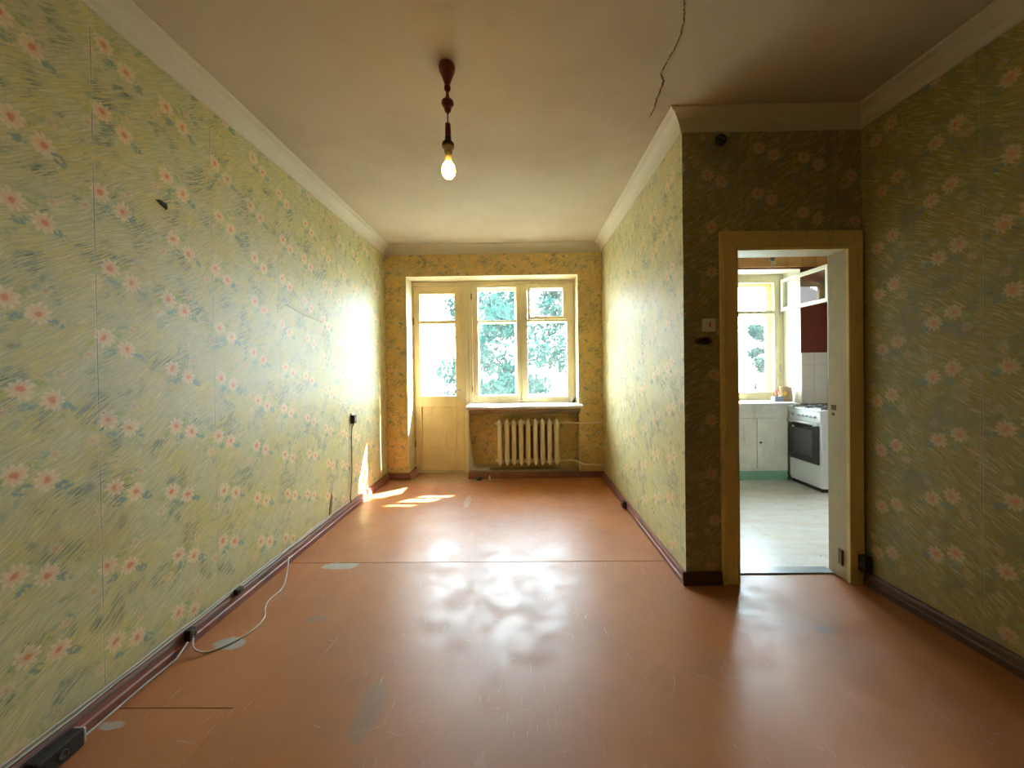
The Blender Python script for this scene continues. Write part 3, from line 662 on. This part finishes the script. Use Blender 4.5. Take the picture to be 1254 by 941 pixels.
# pelmet boards
pm = empty('pelmet', (2.3, KY, 2.20)); tag(pm, 'varnished wooden pelmet above the kitchen window', 'pelmet')
xs = [1.25, 2.06, 2.90, 3.045, KX-.01]
for a, b_ in zip(xs, xs[1:]): box('board', mWoodPel, pm, a+.002, b_-.002, KY-.045, KY-.022, 2.205, ZC-.002, bev=.002)
box('rail', mMaroon, pm, 1.25, KX-.01, KY-.022, KY, 2.19, ZC-.002)

kw = empty('window_2', (2.3, 4.28, .8)); tag(kw, 'cream kitchen window with an open vent sash', 'window', kind='structure')
m = MB().frame(KW0, KW1, .79, KWH, 4.28, 4.45, .05, .05, .05, .06); m.box(2.25, 2.29, 4.285, 4.45, .84, 2.14); m.obj('window_frame', mKFr, kw, .003)
def half(x0, x1):
    m = MB().frame(x0, x1, .84, 2.14, 4.275, 4.315, .05, .055, .06, .03).box(x0+.05, x1-.055, 4.275, 4.315, 1.765, 1.80).obj('sash', mKFr, kw, .003)
    MB().box(x0+.046, x1-.05, 4.293, 4.297, .896, 1.77).obj('pane', mGlass, m)
    return m
half(2.292, 2.862)
m2 = half(KW0+.05, 2.25); MB().box(KW0+.1, 2.195, 4.293, 4.297, 1.80, 2.11).obj('pane', mGlass, m2)
for x0, x1 in ((KW0+.05, 2.25), (2.29, 2.86)): sash(kw, 'outer_sash', x0, x1, .84, 2.14, 4.405, 4.44, .06, .06, .07, .05, [(1.76, 1.80)], mKFr)
# the opened vent sash: built closed from its hinge, swung 88 degrees into the room
vs = MB().frame(0, .66, -.175, .175, -.02, .02, .035, .05, .035, .035).obj('open_vent_sash', mWhiteFr, kw, .003); vs['label'] = 'small vent sash swung open into the kitchen'
vs.location = Vector((2.885, 4.262, 1.962)) - wloc(kw); vs.rotation_euler = (0, 0, math.radians(-89))
pn = MB().box(.03, .615, -.002, .002, -.145, .145).obj('pane', mGlass, vs); pn.location = (0, 0, 0)
for z in (1.12, 1.75): MB().tube([(2.868, 4.27, z), (2.868, 4.27, z+.09)], .006, 8).obj('hinge', mMetal, kw)
MB().tube([(2.84, 4.268, .92), (2.84, 4.26, 1.06)], .006, 8).obj('window_latch', mMetal, kw)
MB().box(2.298, 2.31, 4.262, 4.276, 1.30, 1.40).obj('window_latch', mWhitePl, kw)
o = MB().box(1.6, 2.835, 3.93, 4.30, .785, .808).obj('trim_3', mSill, None, .004); tag(o, 'white kitchen window sill over the built-in cabinet', 'sill', kind='structure')

cb = empty('kitchen_cabinet', (2.25, KY, 0)); tag(cb, 'off-white built-in cabinet on a green plinth under the kitchen window', 'cabinet')
m = MB().frame(1.68, 2.752, .10, .782, 3.995, 4.015, .05, .07, .03, .13); m.box(2.16, 2.165, 3.998, 4.015, .13, .66); m.obj('front_frame', mCab, cb, .002)
box('body', mCab, cb, 1.725, 2.752, 4.016, 4.33, .10, .782)
for x0, x1, kx in ((1.733, 2.077, 1.76), (2.083, 2.428, 2.11), (2.434, 2.678, 2.458)):
    d_ = box('door', mCab, cb, x0, x1, 3.985, 4.0, .133, .648, bev=.003)
    MB().lathe([(.005, 0), (.006, -.012), (.011, -.018), (.009, -.026), (.001, -.027)], (kx, 3.985, .40), 12, 'y').obj('knob', mSocketGrey, d_)
box('plinth', mGreen, cb, 1.68, 2.752, 4.01, 4.05, 0, .10); box('plinth_strip', mGreen, cb, 1.68, 2.752, 3.995, 4.01, .03, .055, bev=.002)

SX0, SX1, SY0, SY1, ST = 2.765, 3.24, 3.57, 3.985, .765
st = empty('gas_stove', ((SX0+SX1)/2, (SY0+SY1)/2, 0)); tag(st, 'white gas stove with a black oven door in the kitchen', 'stove')
box('body', mStove, st, SX0+.012, SX1, SY0, SY1, .035, ST-.012, bev=.004)
box('skirt', mIron, st, SX0+.02, SX1-.02, SY0+.01, SY1-.01, 0, .036)
box('drawer_front', mStove, st, SX0, SX0+.013, SY0+.004, SY1-.004, .045, .245, bev=.003)
od = box('oven_door', mStoveBlk, st, SX0-.004, SX0+.013, SY0+.03, SY1-.006, .25, .615, bev=.004)
box('oven_window', mOvenGl, od, SX0-.006, SX0-.003, SY0+.10, SY1-.07, .31, .565)
m = MB().tube([(SX0-.03, SY0+.03, .632), (SX0-.03, SY1-.01, .632)], .010, 10)
for yy in (SY0+.06, SY1-.04): m.box(SX0-.028, SX0+.002, yy-.008, yy+.008, .612, .636)
m.obj('oven_handle', mStove, od)
MB().lathe([(.001, -.009), (.010, -.008), (.011, -.004)], (SX0, SY1-.06, .575), 10, 'x').obj('thermometer', mWhitePl, od)
box('control_panel', mStove, st, SX0-.002, SX0+.013, SY0+.004, SY1-.004, .645, ST-.018, bev=.003)
for i in range(6):
    yy = SY1-.06-i*.052 - (.03 if i else 0)
    MB().lathe([(.016, 0), (.015, -.006), (.010, -.008), (.009, -.022), (.001, -.023)], (SX0-.002, yy, .70), 14, 'x').obj('knob', plain('knob_grey', (.45, .5, .56), .35) if i == 0 else bpy.data.materials['knob_grey'], st)
box('cooktop', mStove, st, SX0-.004, SX1, SY0-.002, SY1, ST-.014, ST, bev=.004)
for bx in (SX0+.13, SX0+.34):
    for by in (SY0+.11, SY0+.31):
        bu = MB().lathe([(.001, 0), (.035, 0), (.035, .010), (.024, .014), (.001, .015)], (bx, by, ST), 16).obj('burner', mIron, st)
for gy in (SY0+.11, SY0+.31):
    m = MB(); x0, x1 = SX0+.03, SX1-.04; yy0, yy1 = gy-.085, gy+.085; z = ST+.026
    m.tube([(x0, yy0, z), (x1, yy0, z), (x1, yy1, z), (x0, yy1, z), (x0, yy0, z)], .004, 6)
    for bx in (SX0+.13, SX0+.34):
        m.tube([(bx, yy0, z), (bx, gy-.02, z)], .0035, 6); m.tube([(bx, gy+.02, z), (bx, yy1, z)], .0035, 6)
        m.tube([(bx-.09, gy, z), (bx-.02, gy, z)], .0035, 6); m.tube([(bx+.02, gy, z), (bx+.09, gy, z)], .0035, 6)
    for xx in (x0, x1):
        for yy in (yy0, yy1): m.tube([(xx, yy, ST), (xx, yy, z)], .004, 6)
    m.obj('grate', mIron, st)
for xx in (SX0+.04, SX1-.04): pass

# kitchen lamp
KL = (1.99, 3.05)
kl = empty('kitchen_bulb', (*KL, ZC)); tag(kl, 'unlit clear bulb hanging in the kitchen before the pelmet', 'lamp')
MB().tube([(*KL, ZC), (*KL, 2.05)], .003, 6).obj('cord', mOffCable, kl)
MB().lathe([(.004, 2.06), (.016, 2.055), (.019, 2.03), (.019, 2.015), (.012, 2.01)], (*KL, 0), 16).obj('lampholder', mSocketGrey, kl)
MB().lathe([(.012, 2.012), (.014, 2.005), (.026, 1.985), (.031, 1.965), (.027, 1.945), (.014, 1.932), (.001, 1.930)], (*KL, 0), 20).obj('bulb', mClear, kl)
MB().tube([(KL[0]-.006, KL[1], 2.01), (KL[0]-.006, KL[1], 1.975), (KL[0]+.006, KL[1], 1.975), (KL[0]+.006, KL[1], 2.01)], .002, 5).obj('filament_stem', mMetal, kl)

# things on the kitchen sill
z = .808
tb = empty('blue_tub', (2.72, 4.10, z)); tag(tb, 'small pale blue plastic tub on the kitchen sill', 'tub')
m = MB().prism([(2.675, 4.07), (2.765, 4.07), (2.765, 4.14), (2.675, 4.14)], z, z+.004); m.box(2.675, 2.679, 4.07, 4.14, z, z+.05); m.box(2.761, 2.765, 4.07, 4.14, z, z+.05); m.box(2.675, 2.765, 4.07, 4.074, z, z+.05); m.box(2.675, 2.765, 4.136, 4.14, z, z+.05)
m.obj('tub', plain('pale_blue', (.42, .52, .70), .4), tb, .001)
box('rim', mBlue, tb, 2.671, 2.769, 4.066, 4.071, z+.046, z+.054)
sc = empty('scissors', (2.715, 4.105, z+.01)); tag(sc, 'scissors with red loop handles standing in the blue tub', 'scissors')
MB().prism([(2.708, z+.008), (2.722, z+.008), (2.726, z+.065), (2.704, z+.065)], 4.103, 4.108, 'y').obj('blade', mMetal, sc)
for dx, sg in ((-.016, -1), (.018, 1)):
    pts = [(2.715+dx+math.cos(a)*.015, 4.105, z+.093+math.sin(a)*.027) for a in [2*PI*k/14 for k in range(15)]]
    MB().tube(pts, .0045, 6, caps=False).obj('handle', mRed, sc)
bg_ = MB(); random.seed(2); rings = []
for k, (zz, w, d) in enumerate(((0, .062, .038), (.03, .064, .040), (.08, .060, .036), (.12, .058, .030), (.145, .062, .022), (.15, .060, .012))):
    ring = []
    for j in range(16):
        a = 2*PI*j/16; cx_, sy_ = math.cos(a), math.sin(a)
        ring.append(bg_.b.verts.new((2.835-.012+math.copysign(abs(cx_)**.5, cx_)*w+random.uniform(-.004, .004), 4.12+math.copysign(abs(sy_)**.5, sy_)*d+random.uniform(-.003, .003), z+zz+(random.uniform(-.006, .012) if k > 3 else 0))))
    rings.append(ring)
fs = [bg_.b.faces.new((a[j], a[(j+1)%16], b_[(j+1)%16], b_[j])) for a, b_ in zip(rings, rings[1:]) for j in range(16)] + [bg_.b.faces.new(rings[0][::-1]), bg_.b.faces.new(rings[-1])]
bmesh.ops.recalc_face_normals(bg_.b, faces=fs)
# bag kept clear of the sill's right end
bmesh.ops.translate(bg_.b, verts=bg_.b.verts, vec=(-.005, -.0, 0))
o = bg_.obj('paper_bag', mKraft); tag(o, 'crumpled brown paper bag with a yellow flower on kitchen sill', 'bag')
fl_ = MB()
for k in range(9):
    a = 2*PI*k/9; cx_, cz_ = 2.785, z+.085
    fl_.prism([(cx_, cz_), (cx_+.018*math.cos(a-.28), cz_+.018*math.sin(a-.28)), (cx_+.025*math.cos(a), cz_+.025*math.sin(a)), (cx_+.018*math.cos(a+.28), cz_+.018*math.sin(a+.28))], 4.072, 4.078, 'y')
fl_.obj('flower_print', mYel, o)
o = MB().lathe([(.001, 0), (.025, 0), (.045, .012), (.046, .014), (.043, .014), (.024, .004), (.001, .004)], (2.56, 4.08, z), 20).obj('small_dish', plain('dish', (.62, .55, .42), .3)); tag(o, 'small shallow dish on the kitchen sill left of the blue tub', 'dish')

# ------------------------------------------------------------ outside
bal = empty('balcony', (-1.0, 5.2, -.1)); tag(bal, 'pale balcony with low parapet outside the half-glazed door', 'balcony')
box('slab', mBalc, bal, -2.0, .1, 4.63, 5.55, -.16, -.03); box('parapet', mBalc, bal, -2.0, .1, 5.50, 5.55, -.03, .78); box('handrail', mWhiteFr, bal, -2.02, .12, 5.47, 5.58, .78, .82, bev=.01)
box('side_panel', mBalc, bal, -2.0, -1.95, 4.63, 5.5, -.03, .78)
tag(box('ground', mGrass, None, -60, 60, 4.8, 120, -4.2, -4.0), 'pale yard ground below the windows', 'ground', kind='structure')
hs = empty('neighbour_house', (-9.5, 24, -4)); tag(hs, 'pale plastered house far beyond the balcony', 'building')
box('wall', mBalc, hs, -16, -4.6, 22, 30, -4, 3.4)
MB().prism([(-16.4, 3.4), (-4.2, 3.4), (-10.3, 6.2)], 21.6, 30.4, 'y').obj('roof', mRoof, hs)
for x in (-14.5, -12, -9.5, -7.0):
    for zz in (-2.6, .6):
        w_ = box('window', mWhiteFr, hs, x, x+1.2, 21.93, 22.0, zz, zz+1.5); box('pane', mOvenGl, w_, x+.1, x+1.1, 21.91, 21.93, zz+.1, zz+1.4)

def tree(x, y, top, rad_, nleaf, label, seed, zlow=-1.5, size=.17, holes=.0):
    random.seed(seed); e = empty('tree', (x, y, -4)); tag(e, label, 'tree', 'trees beyond the windows')
    MB().tube([(x, y, -4), (x+.1, y, -1), (x-.05, y, 1.5), (x+.1, y, top-1.5)], [.24, .18, .13, .05], 8).obj('trunk', mBark, e)
    cl_ = []
    for i in range(34):
        a = random.uniform(0, 2*PI); k = random.random(); zz = zlow+(top-zlow)*k; rr = rad_*math.sqrt(max(.05, 1-(2*k-1)**2))*random.uniform(.2, .95)
        cl_.append((x+math.cos(a)*rr, y+math.sin(a)*rr, zz, random.uniform(.35, .75)*rad_*.55))
    bb = MB()
    for c_ in cl_[::3]: bb.tube([(x, y, max(-2, c_[2]-1.2)), (x*.5+c_[0]*.5, y*.5+c_[1]*.5, c_[2]-.6), (c_[0], c_[1], c_[2])], [.06, .04, .015], 5)
    bb.obj('branch', mBark, e)['kind'] = 'stuff'
    V_, F_ = [], []
    for i in range(nleaf):
        c_ = cl_[i % len(cl_)]; d = Vector((random.gauss(0, 1), random.gauss(0, 1), random.gauss(0, 1))); d.normalize(); d *= c_[3]*random.random()**.4
        p = Vector(c_[:3])+d; a = Vector((random.gauss(0, 1), random.gauss(0, 1), random.gauss(0, 1))).normalized(); b_ = a.orthogonal().normalized(); s_ = size*random.uniform(.6, 1.2)
        n_ = len(V_); V_ += [p-a*s_*.5, p+b_*s_*.28, p+a*s_*.5, p-b_*s_*.28]; F_.append((n_, n_+1, n_+2, n_+3))
    me = bpy.data.meshes.new('foliage'); me.from_pydata([tuple(v) for v in V_], [], F_); me.materials.append(mLeaf)
    o = bpy.data.objects.new('foliage', me); C.objects.link(o); o.parent = e; o.location = -e.location; o['kind'] = 'stuff'; return e
tree(-.9, 10.5, 3.4, 1.5, 8000, 'leafy tree seen through the left casement of the main window', 1, -2.6)
tree(1.1, 12.5, 3.2, 1.6, 7000, 'leafy tree seen through the right casement of the main window', 2, -3)
tree(-1.6, 15.5, 5.2, 1.9, 6500, 'tree behind, showing in the upper panes of the balcony door and window', 3, 2.4)
tree(6.15, 9.8, 2.4, .5, 6500, 'slim young tree seen through the kitchen window', 6, -1.5, .14)
tree(1.6, 16, 6.2, 1.7, 6000, 'tall tree far behind, in the upper right pane', 8, 3.4)
